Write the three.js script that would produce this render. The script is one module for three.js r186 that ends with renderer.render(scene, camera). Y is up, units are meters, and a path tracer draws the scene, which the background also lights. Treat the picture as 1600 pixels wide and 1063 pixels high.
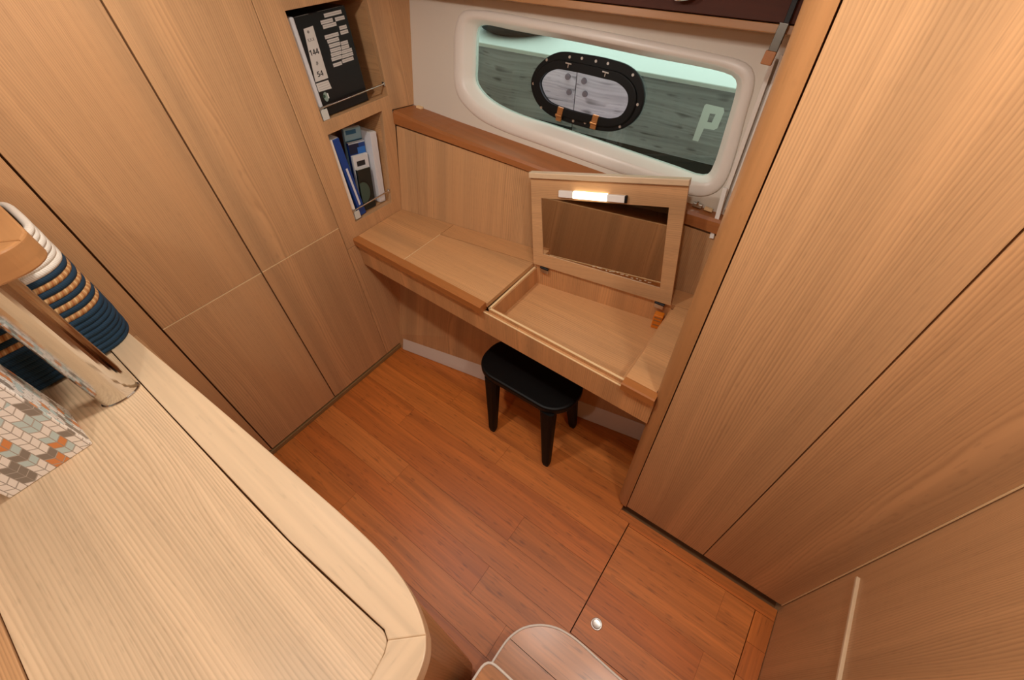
import * as THREE from 'three';
import { RoundedBoxGeometry } from 'three/addons/geometries/RoundedBoxGeometry.js';
import { mergeGeometries } from 'three/addons/utils/BufferGeometryUtils.js';
import { RectAreaLightUniformsLib } from 'three/addons/lights/RectAreaLightUniformsLib.js';

// ---------------------------------------------------------------- camera, sky, lamps, exposure
// Axes: y up, x along the boat, -z towards the hull window, metres.
const scene = new THREE.Scene();
const V3 = (x, y, z) => new THREE.Vector3(x, y, z);
const camera = new THREE.PerspectiveCamera(2 * Math.atan(531.5 / 667.02) * 180 / Math.PI, 1600 / 1063, 0.02, 60);
camera.position.set(0, 1.75, 0);
camera.up.set(-0.42187, 0.67395, -0.60653);
camera.lookAt(-0.42205, 1.75 - 0.738, -0.52647);
scene.add(camera);

scene.background = new THREE.Color(0.93, 0.97, 1.0);         // overcast daylight
scene.backgroundIntensity = 3.6;

const renderer = new THREE.WebGLRenderer({ antialias: true });
renderer.toneMapping = THREE.LinearToneMapping;
renderer.toneMappingExposure = 1.0;
renderer.shadowMap.enabled = true;
RectAreaLightUniformsLib.init();

const LAMP = new THREE.Color(1.0, 0.94, 0.86);
const CEIL = 1.95;
// round ceiling downlights: [x, z, candela, half beam angle]
const LIGHT_PLACES = ['above the tall locker', 'above the floor hatch', 'above the wall lockers', 'above the galley counter'];
const DOWNLIGHTS = [[0.3, -0.32, 1.6, 1.5], [-0.24, -0.46, 1.2, 1.5], [-0.92, -0.32, 2.3, 1.5], [-0.5, 0.4, 1.0, 1.5]];

// ---------------------------------------------------------------- helpers
let seed = 7;
const rnd = () => { seed = (seed * 1664525 + 1013904223) >>> 0; return seed / 4294967296; };
const R = (a, b) => a + (b - a) * rnd();
const taken = {};
function numbered(n) { const k = taken[n] = (taken[n] ?? -1) + 1; return k ? n + '_' + String(k).padStart(3, '0') : n; }
function mesh(name, geo, m, parent) {
  const o = new THREE.Mesh(geo, m); o.name = name; o.castShadow = o.receiveShadow = true; parent.add(o); return o;
}
function thing(name, label, category, group) {
  const g = new THREE.Group(); g.name = numbered(name); g.userData = { label, category };
  if (group) g.userData.group = group;
  scene.add(g); return g;
}
function struct(name, label, category) { const g = thing(name, label, category); g.userData.kind = 'structure'; return g; }
// uv in metres by the face's main axis; v runs along the grain axis
function uvBox(geo, grain = 'y', du = 0.6, dv = 1.8, off) {
  const g = geo.index ? geo.toNonIndexed() : geo, p = g.attributes.position, uv = new Float32Array(p.count * 2);
  const ou = off ? off[0] : rnd(), ov = off ? off[1] : rnd(), ax = { x: 0, y: 1, z: 2 }[grain];
  const a = V3(), b = V3(), c = V3(), n = V3(), q = V3();
  for (let i = 0; i < p.count; i += 3) {
    a.fromBufferAttribute(p, i); b.fromBufferAttribute(p, i + 1); c.fromBufferAttribute(p, i + 2);
    n.subVectors(b, a).cross(q.subVectors(c, a));
    const m = [Math.abs(n.x), Math.abs(n.y), Math.abs(n.z)], k = m[0] >= m[1] && m[0] >= m[2] ? 0 : m[1] >= m[2] ? 1 : 2;
    const rest = [0, 1, 2].filter((t) => t !== k), vAx = rest.includes(ax) ? ax : rest[1], uAx = rest.find((t) => t !== vAx);
    [a, b, c].forEach((w, j) => { const e = w.toArray(); uv[(i + j) * 2] = e[uAx] / du + ou; uv[(i + j) * 2 + 1] = e[vAx] / dv + ov; });
  }
  g.setAttribute('uv', new THREE.BufferAttribute(uv, 2));
  return g;
}
function box(x0, x1, y0, y1, z0, z1, r = 0.0015, seg = 1) {
  const w = x1 - x0, h = y1 - y0, d = z1 - z0;
  const g = r ? new RoundedBoxGeometry(w, h, d, seg, Math.min(r, w / 2.01, h / 2.01, d / 2.01)) : new THREE.BoxGeometry(w, h, d);
  return g.translate((x0 + x1) / 2, (y0 + y1) / 2, (z0 + z1) / 2);
}
function shapeOf(pts, holes = []) {
  const s = new THREE.Shape(pts.map((p) => new THREE.Vector2(p[0], p[1])));
  for (const h of holes) s.holes.push(new THREE.Path(h.map((p) => new THREE.Vector2(p[0], p[1]))));
  return s;
}
function extr(pts, depth, bevel = 0, holes) {
  return new THREE.ExtrudeGeometry(shapeOf(pts, holes), { depth: depth - 2 * bevel, bevelEnabled: bevel > 0, bevelSize: bevel, bevelThickness: bevel, bevelOffset: -bevel, bevelSegments: 2, curveSegments: 12 }).translate(0, 0, bevel);
}
const planPoly = (pts, y0, y1, bevel = 0.0015, holes) => extr(pts.map(([x, z]) => [x, -z]), y1 - y0, bevel, holes && holes.map((h) => h.map(([x, z]) => [x, -z]))).rotateX(-Math.PI / 2).translate(0, y0, 0);   // [x, z] outline
const sidePoly = (pts, x0, x1, bevel = 0.0015, holes) => extr(pts.map(([z, y]) => [-z, y]), x1 - x0, bevel, holes && holes.map((h) => h.map(([z, y]) => [-z, y]))).rotateY(Math.PI / 2).translate(x0, 0, 0);  // [z, y] outline
// lofted solid: sections are equal-length lists of Vector3, closed rings
function loft(secs) {
  const pos = [], n = secs[0].length, tri = (a, b, c) => pos.push(...a.toArray(), ...b.toArray(), ...c.toArray());
  for (let i = 0; i < secs.length - 1; i++) for (let j = 0; j < n; j++) {
    const a = secs[i][j], b = secs[i][(j + 1) % n], c = secs[i + 1][(j + 1) % n], d = secs[i + 1][j];
    tri(a, b, c); tri(a, c, d);
  }
  for (let j = 1; j < n - 1; j++) { tri(secs[0][0], secs[0][j + 1], secs[0][j]); const e = secs[secs.length - 1]; tri(e[0], e[j], e[j + 1]); }
  const g = new THREE.BufferGeometry();
  g.setAttribute('position', new THREE.BufferAttribute(new Float32Array(pos), 3));
  g.computeVertexNormals();
  g.setAttribute('uv', new THREE.BufferAttribute(new Float32Array(pos.length / 3 * 2), 2));
  return g;
}
function tube(pts, r, seg = 24, rad = 10, closed = false, tension = 0.5) {
  return new THREE.TubeGeometry(new THREE.CatmullRomCurve3(pts.map((p) => V3(...p)), closed, 'centripetal', tension), seg, r, rad, closed);
}
function smooth(pts, n = 96) {                                   // closed smooth outline through 2-D points
  return new THREE.CatmullRomCurve3(pts.map((p) => V3(p[0], p[1], 0)), true, 'centripetal').getSpacedPoints(n).slice(0, -1).map((p) => [p.x, p.y]);
}
function roundRect(x0, x1, y0, y1, r, n = 8) {
  const o = [];
  for (const [cx, cy, a0] of [[x1 - r, y1 - r, 0], [x0 + r, y1 - r, 1], [x0 + r, y0 + r, 2], [x1 - r, y0 + r, 3]])
    for (let i = 0; i <= n; i++) { const a = (a0 + i / n) * Math.PI / 2; o.push([cx + r * Math.cos(a), cy + r * Math.sin(a)]); }
  return o;
}

// ---------------------------------------------------------------- procedural textures
const perm = Array.from({ length: 4096 }, () => rnd());
const hash = (i, j) => perm[((i * 73 + j * 1519) % 4096 + 4096) % 4096];
function vnoise(x, y, px, py) {                                  // value noise, periodic in px, py cells
  const xi = Math.floor(x), yi = Math.floor(y), fx = x - xi, fy = y - yi, sx = fx * fx * (3 - 2 * fx), sy = fy * fy * (3 - 2 * fy);
  const h = (a, b) => hash(((a % px) + px) % px, ((b % py) + py) % py);
  return (h(xi, yi) * (1 - sx) + h(xi + 1, yi) * sx) * (1 - sy) + (h(xi, yi + 1) * (1 - sx) + h(xi + 1, yi + 1) * sx) * sy;
}
function dataTex(w, h, fn, srgb = true) {
  const d = new Uint8Array(w * h * 4);
  for (let y = 0; y < h; y++) for (let x = 0; x < w; x++) {
    const c = fn(x / w, y / h), i = (y * w + x) * 4;
    for (let k = 0; k < 3; k++) d[i + k] = Math.max(0, Math.min(255, c[k] * 255));
    d[i + 3] = 255;
  }
  const t = new THREE.DataTexture(d, w, h, THREE.RGBAFormat);
  t.wrapS = t.wrapT = THREE.RepeatWrapping; t.magFilter = THREE.LinearFilter; t.minFilter = THREE.LinearMipmapLinearFilter; t.generateMipmaps = true;
  if (srgb) t.colorSpace = THREE.SRGBColorSpace;
  t.needsUpdate = true; return t;
}
// rift-sawn oak veneer: fine straight pale and dark lines, broad bands, slow waver
const veneerTex = dataTex(1024, 1024, (u, v) => {
  const warp = 15 * (vnoise(u * 3, v * 2, 3, 2) - 0.5) + 9 * (vnoise(u * 7, v * 2, 7, 2) - 0.5) + 2 * (vnoise(u * 11, v * 5, 11, 5) - 0.5) + 0.7 * (vnoise(u * 20, v * 12, 20, 12) - 0.5);
  const p = u * 112 + warp, r = p - Math.floor(p), id = Math.floor(p);
  const late = r < 0.8 ? r * r * 1.1 : (1 - r) * 3.5;            // each growth ring darkens slowly, then breaks off
  const strength = 0.1 + 1.35 * vnoise(u * 9, v * 2, 9, 2) + 0.5 * (hash(id, 3) - 0.5);
  const fine = vnoise(u * 300 + warp * 2, v * 8, 300, 8), broad = vnoise(u * 10, v * 2, 10, 2), pore = vnoise(u * 420 + warp * 3, v * 70, 420, 70);
  let s = 0.925 - 0.125 * late * strength + (fine - 0.5) * 0.05 + (broad - 0.5) * 0.085 + (vnoise(u * 26, v * 2, 26, 2) - 0.5) * 0.05;
  if (pore > 0.74) s -= (pore - 0.74) * 0.22;
  const red = late * strength * 0.012 + (broad - 0.5) * 0.015;
  return [s + 0.005 + red, s - 0.008, s - 0.02 - red];
});
const solidTex = dataTex(512, 512, (u, v) => {                   // planed solid wood, quiet grain with small flecks
  const x = u + (vnoise(u * 2, v * 3, 2, 3) - 0.5) * 0.06;
  const a = vnoise(x * 46, v * 3, 46, 3), b = vnoise(x * 130, v * 12, 130, 12), f = vnoise(x * 160, v * 60, 160, 60);
  const s = 0.925 + (a - 0.5) * 0.05 + (b - 0.5) * 0.04 - (f > 0.84 ? (f - 0.84) * 0.3 : 0);
  return [s, s - 0.01, s - 0.03];
});
const floorTex = dataTex(1024, 1024, (u, v) => {                 // reddish strip floor: short dashes of darker pores
  const x = u + (vnoise(u * 3, v * 5, 3, 5) - 0.5) * 0.02;
  const a = vnoise(x * 26, v * 3, 26, 3), b = vnoise(x * 110, v * 9, 110, 9), d = vnoise(x * 120, v * 30, 120, 30), m = vnoise(u * 6, v * 6, 6, 6);
  let s = 0.86 + (a - 0.5) * 0.13 + (b - 0.5) * 0.09 + (m - 0.5) * 0.07;
  if (d > 0.78) s -= (d - 0.78) * 0.8;
  return [s + 0.03, s - 0.01, s - 0.05];
});
const dockTex = dataTex(512, 512, (u, v) => {                    // weathered timber, grain along u
  const y = v + (vnoise(u * 4, v * 3, 4, 3) - 0.5) * 0.08;
  const a = vnoise(u * 4, y * 60, 4, 60), b = vnoise(u * 14, y * 26, 14, 26), m = vnoise(u * 5, v * 5, 5, 5), c = vnoise(u * 20, y * 90, 20, 90);
  let s = 0.80 + (a - 0.5) * 0.13 + (m - 0.5) * 0.13;
  if (b > 0.8) s -= (b - 0.8) * 1.5;
  if (c > 0.84) s -= (c - 0.84) * 0.9;
  return [s, s * 0.99, s * 0.98];
});
function canvasTex(w, h, draw) {
  const c = document.createElement('canvas'); c.width = w; c.height = h; draw(c.getContext('2d'), w, h);
  const t = new THREE.CanvasTexture(c); t.colorSpace = THREE.SRGBColorSpace; t.wrapS = t.wrapT = THREE.RepeatWrapping; return t;
}
const wood = (color, map, rough = 0.42, extra = {}) => new THREE.MeshPhysicalMaterial({ color, map, roughness: rough, ...extra });
const plain = (color, rough = 0.5, extra = {}) => new THREE.MeshPhysicalMaterial({ color, roughness: rough, ...extra });

const VENEERS = ['#d6a97b', '#d9ad7f', '#d2a577'].map((c) => wood(c, veneerTex, 0.4));
const DESK = ['#dfab76', '#e1ae7a', '#dba672'].map((c) => wood(c, veneerTex, 0.4));
const M = {
  veneer: VENEERS[0],
  counterTop: wood('#ebd0ac', veneerTex, 0.4),
  fiddle: wood('#edd2b0', solidTex, 0.38),
  lip: wood('#bd7a42', solidTex, 0.4),
  post: wood('#c28d5c', solidTex, 0.38),
  ledge: wood('#b06f3e', solidTex, 0.4),
  edging: plain('#efd0a0', 0.45),
  floor: ['#df883c', '#da8236', '#e18c42', '#d77e34'].map((c) => wood(c, floorTex, 0.45, { clearcoat: 0.2, clearcoatRoughness: 0.4 })),
  tread: ['#dca06a', '#d89a64'].map((c) => wood(c, floorTex, 0.3, { clearcoat: 0.5, clearcoatRoughness: 0.28 })),
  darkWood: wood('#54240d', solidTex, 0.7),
  plinth: wood('#a9784a', solidTex, 0.55), plinthTan: wood('#9a7a4e', solidTex, 0.5),
  carcass: wood('#8f6640', solidTex, 0.7),
  liner: plain('#d6cdc0', 0.6), mould: plain('#e8e2da', 0.35), ceiling: plain('#e9e2d6', 0.7),
  baseboard: plain('#d9ccc0', 0.5), steel: new THREE.MeshPhysicalMaterial({ color: '#d8d6d2', metalness: 1, roughness: 0.12 }),
  steelSoft: new THREE.MeshPhysicalMaterial({ color: '#c9c7c2', metalness: 1, roughness: 0.35 }),
  black: plain('#050606', 0.5, { specularIntensity: 0.5 }), blackMatt: plain('#111214', 0.6), white: plain('#ece9e4', 0.5), brass: new THREE.MeshPhysicalMaterial({ color: '#b88350', metalness: 0.7, roughness: 0.35 }),
  edgeWhite: plain('#f6f1e8', 0.6), orange: plain('#d97a18', 0.45),
};

// ---------------------------------------------------------------- hull geometry: measured lines
const zFloor = (x) => -0.858 - 0.181 * (x + 1.45);               // hull side at floor level
const zDesk = (x) => -1.085 - 0.1377 * (x + 1.473);              // hull side at desk level
const zPanel = (x, y) => zDesk(x) - 0.22 * (y - 0.735);          // sloping panel above the desk
const XL = -1.476;                                               // face of the wall lockers
const WIN = new THREE.Matrix4().makeBasis(V3(0.99405, -0.09191, -0.05848), V3(0.07734, 0.97348, -0.21531), V3(0.07672, 0.20951, 0.97479)).setPosition(XL, 1.116, -1.273);
function winGroup(g) { WIN.decompose(g.position, g.quaternion, g.scale); return g; }

// ---------------------------------------------------------------- room shell
{
  const c = struct('ceiling', 'pale cabin ceiling lining', 'ceiling');
  mesh('ceiling_lining', box(-1.78, 0.56, CEIL, CEIL + 0.05, -1.6, 1.04, 0), M.ceiling, c);
  const b = struct('wall_back', 'wood veneer bulkhead behind the galley counter', 'wall');
  mesh('wall_panel', uvBox(box(-1.78, 0.56, 0, CEIL, 1.0, 1.03, 0), 'y'), M.veneer, b);
  const l = struct('wall_left', 'bulkhead behind the wall lockers', 'wall');
  mesh('wall_panel', uvBox(box(-1.78, -1.75, 0, CEIL, -1.6, 1.0, 0), 'y'), M.veneer, l);
  // end wall beside the tall locker, with a proud wooden strip
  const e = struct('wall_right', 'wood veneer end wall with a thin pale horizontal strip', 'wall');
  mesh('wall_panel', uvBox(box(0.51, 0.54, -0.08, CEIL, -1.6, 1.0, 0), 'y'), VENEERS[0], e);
  mesh('edge_strip', uvBox(box(0.502, 0.511, 0.497, 0.507, -0.735, 0.9, 0.002), 'z'), M.fiddle, e);
}
{ // hull side: panel under the desk, panels above it, moulded liner with the window opening
  const w = struct('wall_front', 'hull side with wood panels and cream moulded liner around the window', 'wall');
  const hexa = (x0, x1, lo, hi, f0, f1, t = 0.02) => loft([x0, x1].map((x) => [V3(x, lo(x), f0(x)), V3(x, hi(x), f1(x)), V3(x, hi(x), f1(x) - t), V3(x, lo(x), f0(x) - t)]));
  mesh('panel_under_desk', uvBox(hexa(-1.75, 0.5, () => 0, () => 0.735, zFloor, zDesk), 'y'), VENEERS[2], w);
  const top = (x) => 1.085 - 0.1 * (x + 1.476) - 0.012;
  const pz0 = (x) => zPanel(x, 0.7), pz1 = (x) => zPanel(x, top(x));
  mesh('panel', uvBox(hexa(-1.474, -1.3807, () => 0.7, top, pz0, pz1), 'y'), VENEERS[1], w);
  mesh('panel', uvBox(hexa(-1.3793, -0.1, () => 0.7, top, pz0, pz1), 'y'), VENEERS[0], w);
  mesh('panel_backing', uvBox(hexa(-1.75, 0.5, () => 0.69, top, (x) => pz0(x) - 0.02, (x) => pz1(x) - 0.02, 0.04), 'y'), M.carcass, w);
  mesh('end_panel', uvBox(sidePoly([[-1.051, 0.03], [-1.085, 0.03], [-1.265, 0.72], [-1.295, 0.94], [-1.345, 1.0], [-1.53, CEIL - 0.01], [-1.051, CEIL - 0.01]], -0.1195, -0.104, 0.001), 'y'), VENEERS[2], w);
  const gl = [[0.262, 0.312], [0.259, 0.277], [0.266, 0.2], [0.273, 0.145], [0.305, 0.118], [0.358, 0.098], [0.468, 0.084], [0.63, 0.084], [0.854, 0.083], [1.08, 0.081], [1.165, 0.080], [1.186, 0.090], [1.19, 0.12], [1.178, 0.22], [1.16, 0.325], [1.15, 0.345], [1.124, 0.352], [0.872, 0.345], [0.66, 0.339], [0.422, 0.328], [0.28, 0.321]];
  const fo = [[0.19, 0.30], [0.193, 0.186], [0.196, 0.146], [0.22, 0.087], [0.319, 0.036], [0.443, 0.02], [0.595, 0.018], [0.877, 0.016], [1.105, 0.02], [1.201, 0.03], [1.235, 0.058], [1.246, 0.096], [1.238, 0.175], [1.218, 0.273], [1.204, 0.345], [1.186, 0.376], [1.154, 0.389], [1.097, 0.391], [0.856, 0.386], [0.535, 0.375], [0.27, 0.36], [0.213, 0.345]];
  const G = smooth(gl, 140), F = smooth(fo, 140);
  const grow = (P, d) => P.map((p, i) => { const a = P[(i + P.length - 1) % P.length], b = P[(i + 1) % P.length], tx = b[0] - a[0], ty = b[1] - a[1], l = Math.hypot(tx, ty), s = area(P) > 0 ? 1 : -1; return [p[0] + s * d * ty / l, p[1] - s * d * tx / l]; });
  function area(P) { let s = 0; P.forEach((p, i) => { const q = P[(i + 1) % P.length]; s += p[0] * q[1] - q[0] * p[1]; }); return s / 2; }
  const lining = winGroup(mesh('hull_liner', extr([[-0.3, -0.16], [2.05, -0.06], [2.05, 1.0], [-0.3, 0.9]], 0.05, 0, [grow(F, -0.012)]).translate(0, 0, -0.05), M.liner, w));
  const win = struct('window_1', 'hull window in a cream moulded frame looking onto a weathered dock', 'window'); winGroup(win);
  // moulded frame: thin seam, rounded shoulder, sloping reveal down to the glass
  const ring = (P, z) => P.map((p) => V3(p[0], p[1], z));
  const align = (P, Q) => { // resample ring Q so that its points face P's
    const c = [0.72, 0.2], an = (p) => Math.atan2((p[1] - c[1]) * 3, p[0] - c[0]);
    const N = 160, at = (S, a) => { for (let i = 0; i < S.length; i++) { const p = S[i], q = S[(i + 1) % S.length]; let a0 = an(p), a1 = an(q), d = a1 - a0; while (d > Math.PI) d -= 2 * Math.PI; while (d < -Math.PI) d += 2 * Math.PI; let e = a - a0; while (e > Math.PI) e -= 2 * Math.PI; while (e < -Math.PI) e += 2 * Math.PI; const t = e / d; if (t >= -1e-9 && t <= 1 && Math.abs(e) < 1.5) return [p[0] + (q[0] - p[0]) * t, p[1] + (q[1] - p[1]) * t]; } return S[0]; };
    return [P, Q].map((S) => Array.from({ length: N }, (_, i) => at(S, -Math.PI + 2 * Math.PI * i / N + 0.001)));
  };
  const [Fa, Ga] = align(F, G);
  const mixr = (t) => Fa.map((p, i) => [p[0] + (Ga[i][0] - p[0]) * t, p[1] + (Ga[i][1] - p[1]) * t]);
  const prof = [[0, -0.03], [0, 0.001], [0.05, 0.006], [0.18, 0.010], [0.4, 0.012], [0.58, 0.010], [0.66, 0.004], [0.86, -0.012], [0.97, -0.022], [1, -0.03], [1, -0.05], [0.4, -0.05]];
  const pos = [], idx = [], N = 160, K = prof.length;
  for (const [t, z] of prof) for (const p of mixr(t)) pos.push(p[0], p[1], z);
  for (let k = 0; k < K; k++) for (let i = 0; i < N; i++) { const a = k * N + i, b = k * N + (i + 1) % N, c = ((k + 1) % K) * N + (i + 1) % N, d = ((k + 1) % K) * N + i; idx.push(a, b, c, a, c, d); }
  const fg = new THREE.BufferGeometry(); fg.setAttribute('position', new THREE.BufferAttribute(new Float32Array(pos), 3)); fg.setIndex(idx); fg.computeVertexNormals();
  mesh('window_frame', fg, M.mould, win);
  // outer tinted pane with a hole for the opening portlight
  const portIn = smooth([[0.548, 0.203], [0.562, 0.236], [0.599, 0.258], [0.657, 0.265], [0.77, 0.269], [0.825, 0.268], [0.866, 0.247], [0.878, 0.215], [0.867, 0.18], [0.83, 0.158], [0.773, 0.152], [0.665, 0.148], [0.587, 0.158]], 80);
  const portOut = smooth([[0.513, 0.195], [0.522, 0.239], [0.557, 0.279], [0.6, 0.303], [0.678, 0.313], [0.776, 0.318], [0.842, 0.313], [0.887, 0.292], [0.916, 0.25], [0.919, 0.201], [0.897, 0.159], [0.851, 0.128], [0.796, 0.116], [0.675, 0.111], [0.596, 0.119], [0.542, 0.147]], 80);
  const pane = new THREE.MeshPhysicalMaterial({ color: new THREE.Color(0.30, 0.385, 0.32), roughness: 0.02, transmission: 1, thickness: 0, ior: 1.45, side: THREE.DoubleSide });
  mesh('tinted_pane', new THREE.ShapeGeometry(shapeOf(grow(G, 0.006), [grow(portOut, -0.008)])).translate(0, 0, -0.036), pane, win).userData.label = 'green tinted glass pane';
  // opening portlight
  const port = winGroup(thing('portlight', 'black oval opening portlight with brass hinges in the hull window', 'porthole'));
  mesh('outer_ring', extr(portOut, 0.016, 0.004, [grow(portIn, 0.016)]).translate(0, 0, -0.034), M.black, port);
  mesh('inner_ring', extr(grow(portIn, 0.022), 0.018, 0.004, [portIn]).translate(0, 0, -0.028), M.black, port);
  const clear = new THREE.MeshPhysicalMaterial({ color: new THREE.Color(0.93, 0.92, 0.97), roughness: 0.02, transmission: 1, thickness: 0, ior: 1.45, side: THREE.DoubleSide });
  mesh('clear_pane', new THREE.ShapeGeometry(shapeOf(grow(portIn, 0.004))).translate(0, 0, -0.026), clear, port);
  const bolt = new THREE.CylinderGeometry(0.0042, 0.0046, 0.004, 10).rotateX(Math.PI / 2);
  for (const [u, v] of [[0.561, 0.273], [0.641, 0.297], [0.684, 0.302], [0.733, 0.304], [0.774, 0.306], [0.862, 0.294], [0.904, 0.222], [0.869, 0.148], [0.747, 0.128], [0.703, 0.122], [0.572, 0.132], [0.526, 0.196]])
    mesh('bolt', bolt, M.steelSoft, port).position.set(u, v, -0.017);
  for (const [u, v] of [[0.650, 0.133], [0.781, 0.142]]) {
    const h = mesh('hinge', box(-0.0105, 0.0105, -0.024, 0.02, 0, 0.008, 0.002), M.brass, port); h.position.set(u, v, -0.014);
    mesh('hinge_pin', new THREE.CylinderGeometry(0.005, 0.005, 0.023, 10).rotateZ(Math.PI / 2).translate(0, -0.006, 0.009), M.brass, h);
  }
  for (const [u, v] of [[0.645, 0.28], [0.776, 0.283]]) {
    const h = mesh('latch', box(-0.011, 0.011, -0.002, 0.002, 0, 0.004, 0.001), M.steelSoft, port); h.position.set(u, v, -0.011);
    mesh('latch_stem', box(-0.0015, 0.0015, -0.012, 0, 0, 0.003, 0.0008), M.steelSoft, h);
  }
}
{ // wooden ledge under the window
  const t = struct('trim_1', 'reddish solid wood ledge running under the hull window', 'ledge');
  const st = [[-1.474, 1.132, -1.157, 1.085, -1.15, 1.118, -1.273], [-1.239, 1.092, -1.18, 1.063, -1.174, 1.094, -1.287], [-0.755, 1.034, -1.234, 1.009, -1.229, 1.05, -1.315], [-0.297, 1.008, -1.291, 0.969, -1.283, 1.007, -1.342], [-0.06, 0.989, -1.32, 0.946, -1.312, 0.986, -1.356]];
  const secs = [];
  for (let i = 0; i < st.length - 1; i++) for (let k = 0; k < (i === st.length - 2 ? 6 : 5); k++) { const f = k / 5, s = st[i].map((a, j) => a + (st[i + 1][j] - a) * f); secs.push([V3(s[0], s[3], s[4]), V3(s[0], s[1] - 0.008, s[2] + 0.001), V3(s[0], s[1], s[2] - 0.007), V3(s[0], s[5], s[6] - 0.004), V3(s[0], s[5] - 0.04, s[6] - 0.004)]); }
  mesh('ledge_board', uvBox(loft(secs), 'x'), M.ledge, t);
  const b = struct('baseboard_front', 'pale grey board along the foot of the hull panel', 'baseboard');
  const zz = (x, y) => zFloor(x) + (zDesk(x) - zFloor(x)) * y / 0.735;
  mesh('board', loft([-1.452, -0.1].map((x) => [V3(x, 0.004, zz(x, 0) + 0.009), V3(x, 0.092, zz(x, 0.092) + 0.007), V3(x, 0.095, zz(x, 0.095) + 0.001), V3(x, 0.004, zz(x, 0) + 0.001)])), M.baseboard, b);
}
{ // floor: plank by plank
  const f = struct('floor', 'glossy reddish strip plank floor', 'floor');
  mesh('subfloor', box(-1.76, 0.54, -0.08, -0.041, -1.32, 1.02, 0), M.carcass, f);
  const plank = (x0, x1, z0, z1, parent = f, grain = 'x', y = 0) => mesh('plank', uvBox(box(x0, x1, y - 0.04, y, z0, z1, 0), grain, 0.5, 1.3), M.floor[Math.floor(rnd() * 4)], parent);
  const g = 0.0004, W = 0.1117;
  const JOINT = { '-1': [-0.83], 0: [-1.02, -0.222], 1: [-0.385], 2: [-0.93], 3: [-0.385], 4: [-1.12], 5: [-0.62], 6: [-1.0], 7: [-0.5], 8: [-0.8], 9: [-0.6] };
  for (let k = -9; k < 10; k++) {
    const z1 = -0.055 - W * k, z0 = z1 - W;                      // a strip from z0 to z1
    const hatchRow = k >= 2 && k <= 5;
    const xs = [-1.7, ...(JOINT[k] ?? [R(-1.3, -0.3)]), hatchRow ? -0.036 : 0.508];
    if (k === 6) xs[xs.length - 1] = -0.085;
    for (let i = 0; i + 1 < xs.length; i++) if (k < 7 || xs[i] < -0.085) plank(xs[i] + g, Math.min(xs[i + 1], k > 6 ? -0.12 : 9) - g, z0 + g, z1 - g);
  }
  plank(-0.085 + g, 0.508, -0.7565, -0.7252 - g);
  const h = new THREE.Group(); h.name = 'floor_hatch'; f.add(h);
  h.userData.label = 'lift-out floor hatch with a round finger pull';
  for (const [z0, z1, xj] of [[-0.384, -0.2795, null], [-0.495, -0.384, 0.346], [-0.606, -0.495, null], [-0.713, -0.606, 0.346]]) {
    const xs = [-0.033, ...(xj ? [xj] : []), 0.446];
    for (let i = 0; i + 1 < xs.length; i++) plank(xs[i] + g * 0.6, xs[i + 1] - g * 0.6, z0 + g * 0.6, z1 - g * 0.6, h);
  }
  plank(-0.033, 0.508, -0.7255 + g, -0.7145);
  for (let i = 0, z = -0.7135; i < 4; i++, z += 0.1085) plank(0.4485, 0.508, z + g, z + 0.1085 - g, f, 'z');
  const pull = mesh('finger_pull', new THREE.LatheGeometry([[0, 0.0005], [0.013, 0.0005], [0.0145, 0.003], [0.0185, 0.003], [0.0195, 0.001], [0.0195, -0.004]].map((p) => new THREE.Vector2(...p)), 28), M.steelSoft, h);
  pull.position.set(0.026, 0.0005, -0.353);
}

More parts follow.
